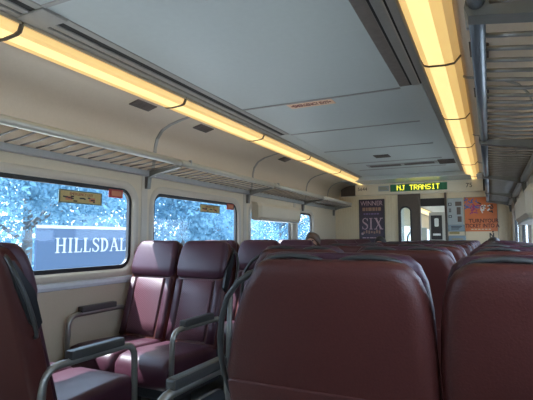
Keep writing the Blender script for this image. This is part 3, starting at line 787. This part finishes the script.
# ceiling grilles
t = thing('ceiling_grille', 'long dark grille in the ceiling just before the bulkhead', 'grille', (-1.0, 6.28, ZC-.004))
bm = BM(); box(bm, -.50, .42, -.10, .10, -.004, .006, .002, 1); link('frame', bm, M['strip'], t)
bm = BM()
for x0, x1 in ((-.46,-.05),(.0,.38)): box(bm, x0, x1, -.065, .065, -.0075, -.002)
link('mesh_panel', bm, M['vent'], t)
bm = BM(); box(bm, -.09, .09, -.09, .09, -.006, .006, .003, 1)
for k in range(4): box(bm, -.07, .07, -.07+.04*k, -.05+.04*k, -.0085, -.005)
o = link('ceiling_vent', bm, M['vent'], None, loc=(-1.15, 5.55, ZC-.002)); tag(o, 'small square dark vent in the middle of the ceiling', 'vent')
bm = BM(); box(bm, -.10, .10, -.16, .16, -.006, .006, .003, 1)
for k in range(5): box(bm, -.08, .08, -.14+.06*k, -.11+.06*k, -.0085, -.005)
o = link('ceiling_vent', bm, M['vent'], None, loc=(-.47, 6.28, ZC-.006)); tag(o, 'small dark ceiling vent beside the far end of the right lights', 'vent')

# ------------------------------------------------------------------ passengers
def skinned(name, pts, edges, m, parent, root=0):
    me = bpy.data.meshes.new(name); b = bmesh.new(); b.verts.layers.skin.new()
    vv = [b.verts.new(p[:3]) for p in pts]
    for i, j in edges: b.edges.new((vv[i], vv[j]))
    b.to_mesh(me); b.free()
    o = bpy.data.objects.new(name, me); COL.objects.link(o); o.parent = parent; me.materials.append(m)
    for i, p in enumerate(pts):
        sv = me.skin_vertices[0].data[i]; sv.radius = (p[3], p[4] if len(p) > 4 else p[3]); sv.use_root = (i == root)
    md = o.modifiers.new('skin', 'SKIN'); md.use_smooth_shade = True
    o.modifiers.new('sub', 'SUBSURF').levels = 1
    o.modifiers['sub'].render_levels = 1
    return o
def person(x, y, rz, lab, hair, lean=0., dz=0., hm=None):
    t = thing('person', lab, 'person', (x, y, 0), None, rz)
    l = lean
    # seated: hips on the cushion, legs forward, hands on thighs; local +Y is the facing
    P = [(0,.10,.56+dz,.145,.115),(l*.4,.08,.74+dz,.13,.10),(l*.75,.06,.90+dz,.15,.10),(l*.85,.06,.985+dz,.085,.075),(l*.95,.075,1.03+dz,.052,.055),
         (l,.09,1.075+dz,.060,.072),(l,.09,1.135+dz,.073,.090),(l,.085,1.185+dz,.066,.082),
         (-.19+l*.8,.06,.94+dz,.058),(-.225+l*.6,.09,.72+dz,.045),(-.16+l*.3,.30,.60+dz,.036),(-.12,.40,.585+dz,.028),
         (.19+l*.8,.06,.94+dz,.058),(.225+l*.6,.09,.72+dz,.045),(.16+l*.3,.30,.60+dz,.036),(.12,.40,.585+dz,.028),
         (-.09,.14,.55+dz,.085),(-.11,.52,.53+dz,.065),(-.11,.56,.12,.042),(-.11,.66,.05,.035),
         (.09,.14,.55+dz,.085),(.11,.52,.53+dz,.065),(.11,.56,.12,.042),(.11,.66,.05,.035),(l,.19,1.115+dz,.012)]
    E = [(0,1),(1,2),(2,3),(3,4),(4,5),(5,6),(6,7),(3,8),(8,9),(9,10),(10,11),(3,12),(12,13),(13,14),(14,15),(0,16),(16,17),(17,18),(18,19),(0,20),(20,21),(21,22),(22,23),(6,24)]
    skinned('body', P, E, M['skin'], t)
    g = 1.12
    S = [(*p[:3], p[3]*g, (p[4] if len(p) > 4 else p[3])*g) for p in (P[0],P[1],P[2],P[3],P[8],P[9],P[10],P[12],P[13],P[14])]
    skinned('shirt', S, [(0,1),(1,2),(2,3),(3,4),(4,5),(5,6),(3,7),(7,8),(8,9)], M['shirt'], t)
    S = [(*p[:3], p[3]*1.13, (p[4] if len(p) > 4 else p[3])*1.13) for p in (P[0],P[16],P[17],P[18],P[20],P[21],P[22])]
    skinned('trousers', S, [(0,1),(1,2),(2,3),(0,4),(4,5),(5,6)], M['trouser'], t)
    for sx in (-1, 1):
        bm = BM(); loft(bm, [rr3(.045, .50, .78, .04, 0.0), rr3(.047, .49, .79, .04, .03), rr3(.04, .50, .74, .04, .07), rr3(.035,.51,.62,.035,.11)])
        o = link('shoe', bm, M['shoe'], t, True); o.location = (sx*.11, 0, 0)
    for sx in (-1, 1):   # hands with fingers lying on the thighs
        bm = BM(); box(bm, -.04, .04, -.02, .075, -.014, .014, .01, 2)
        for f in range(4): tube(bm, [(-.03+.02*f, .06, 0),(-.03+.02*f, .105+.01*(f in (1,2)), -.006),(-.03+.02*f, .135+.012*(f in (1,2)), -.022)], [.009,.0085,.007], 6)
        tube(bm, [(-sx*.035,.0,0),(-sx*.062,.035,-.004),(-sx*.066,.07,-.014)], [.012,.010,.008], 6)
        o = link('hand', bm, M['skin'], t, True); o.location = (sx*.12, .42, .60+dz)
    bm = BM()   # hair: cap over crown, back and sides
    V = []
    for i in range(9):
        th = PI*.66*i/8
        V.append([Vector((l + .088*math.sin(th)*math.cos(a)*(1), .083 - .012 + .104*math.sin(th)*math.sin(a), 1.135+dz+.100*math.cos(th) + (.075*max(0, math.sin(a))**1.5*(i/8)))) for a in [2*PI*q/14 for q in range(14)]])
    loft(bm, [[tuple(v) for v in r] if i else [(l+.004*math.cos(2*PI*q/14), .071+.004*math.sin(2*PI*q/14), 1.237+dz) for q in range(14)] for i, r in enumerate(V)], True, False)
    o = link('hair', bm, hm or M['hair'], t, True); md = o.modifiers.new('thick', 'SOLIDIFY'); md.thickness = .012
    bm = BM()   # eyes and mouth
    for sx in (-1, 1): bmesh.ops.create_uvsphere(bm, u_segments=8, v_segments=6, radius=.010, matrix=Matrix.Translation((l+sx*.032, .168, 1.14+dz)))
    box(bm, l-.022, l+.022, .164, .172, 1.078+dz, 1.084+dz)
    link('face_features', bm, M['hair'], t)
person(-1.72, 6.84, PI, 'dark haired person leaning into the aisle in the last left row', 0, -.27, -.01)
person(-1.86, 5.10, PI, 'brown haired person seated beside the aisle below the left rack', 0, 0., .03, M['hair_b'])
person(.04, 6.34, 0, 'dark haired person seated facing away below the orange poster', 0, 0., -.025)

# ------------------------------------------------------------------ outside the windows
bm = BM(); box(bm, -60, 30, -30, 50, -1.3, -1.2); o = link('ground', bm, M['gravel']); struct(o, 'ground outside the train')
t = thing('station_sign', 'blue station sign with white HILLSDALE lettering outside the nearest window', 'sign', (-6.0, 5.9, 0))
bm = BM(); box(bm, -.04, 0, -1.37, 1.25, .62, 1.385, .01, 1); link('board', bm, M['sign_blue'], t)
bm = BM(); box(bm, -.005, .012, -1.37, 1.25, 1.345, 1.395, .003, 1); link('white_band', bm, M['sign_white'], t)
serif_text('lettering', 'HILLSDALE', .235, lambda a, b, d: (d, -1.04 + a, .968 + b), 0, .010, M['sign_white'], t, gap=.066, wid=1.0)
for yy in (-1.0, .95):
    bm = BM(); box(bm, -.12, -.04, yy-.05, yy+.05, -1.2, 1.38, .01, 1); link('post', bm, M['sign_blue'], t)

def tree(x, y, h, r, lab, mleaf, seed, n=5200, ls=.16):
    rn = random.Random(seed); t = thing('tree', lab, 'tree', (x, y, -1.2), 'trees outside the left windows')
    bm = BM(); tube(bm, [(0,0,0),(.06,.03,h*.3),(-.03,.08,h*.6),(.02,.0,h*.9)], [.16,.13,.09,.03], 8)
    for k in range(9):
        z = h*rn.uniform(.25,.8); a = rn.uniform(0, 2*PI); l = r*rn.uniform(.5,.9)
        tube(bm, [(0,0,z),(l*.5*math.cos(a), l*.5*math.sin(a), z+.35*l),(l*math.cos(a), l*math.sin(a), z+.5*l)], [.06,.035,.012], 5)
    link('trunk', bm, M['bark'], t, True)
    blobs = [(rn.uniform(-.6,.6)*r, rn.uniform(-.75,.75)*r, h*rn.uniform(.10,.95), r*rn.uniform(.25,.5)) for _ in range(26)]
    vs, fs = [], []
    for k in range(n):
        bx, by, bz, br = rn.choice(blobs)
        v = Vector((rn.gauss(0,1), rn.gauss(0,1), rn.gauss(0,1))).normalized()*br*rn.uniform(.55,1.05)
        c = Vector((bx, by, bz)) + v
        u = Vector((rn.gauss(0,1), rn.gauss(0,1), rn.gauss(0,1))).normalized(); w = u.cross(Vector((rn.gauss(0,1), rn.gauss(0,1), rn.gauss(0,1)))).normalized()
        s = ls*rn.uniform(.5,1.1); b = len(vs)
        vs += [tuple(c-u*s), tuple(c+w*s*.45), tuple(c+u*s), tuple(c-w*s*.45)]; fs.append((b,b+1,b+2,b+3))
    me = bpy.data.meshes.new('foliage'); me.from_pydata(vs, [], fs); me.materials.append(mleaf); me.update()
    o = bpy.data.objects.new('foliage', me); COL.objects.link(o); o.parent = t
spots = [(-9.5,4.2,6.5,2.4,'a'),(-10.5,7.6,6.8,2.6,'b'),(-12.5,11.5,7.6,3.0,'a'),(-11.5,15.5,7.0,2.8,'b'),(-14,20,8.0,3.4,'a'),(-15,26,8.5,3.6,'b'),(-13.5,1.6,7.5,2.6,'a'),(-15,33,9,4,'a'),(-17,41,9.5,4.2,'b')]
nm = ['left of the station sign','above the station sign','seen in the second window','at the far side of the second window','seen below the boxed window','beyond the boxed window','at the left edge of the nearest window','seen in the narrow far window','furthest along the track']
for i, (x, y, h, r, k) in enumerate(spots):
    tree(x, y, h, r, f"{'dense' if k=='a' else 'pale'} leafy tree outside, {nm[i]}", M['leaf_'+k], 20+i, n=17000 if i in (0,1,6) else 13000, ls=.088 if i in (0,1,6) else .13)

# ------------------------------------------------------------------ light
w = bpy.data.worlds.new('sky'); SC.world = w; w.use_nodes = True
nt = w.node_tree; bg = nt.nodes['Background']
bg.inputs['Color'].default_value = (.78, .88, 1.0, 1); bg.inputs['Strength'].default_value = 5.0
sl = bpy.data.lights.new('sun', 'SUN'); sl.energy = 16.0; sl.angle = .009; sl.color = (1, .93, .82)
so = bpy.data.objects.new('sun', sl); COL.objects.link(so)
so.rotation_euler = Vector((1.0, .40, -1.55)).to_track_quat('-Z', 'Y').to_euler()

# ------------------------------------------------------------------ camera
f = 454.0; vx, vy = 490.0, 238.0
ph = math.atan((vy-200)/f); th = math.atan((vx-266.5)*math.cos(ph)/f)
cd = bpy.data.cameras.new('camera'); cam = bpy.data.objects.new('camera', cd); COL.objects.link(cam)
cd.sensor_width = 36; cd.lens = f*36/533; cd.clip_start = .02
cam.location = (0, 0, 1.2); cam.rotation_euler = (PI/2 + ph, 0, th)
SC.camera = cam
SC.view_settings.view_transform = 'Standard'; SC.view_settings.look = 'None'
SC.view_settings.exposure = 0.6; SC.view_settings.gamma = 1; SC.view_settings.use_curve_mapping = False
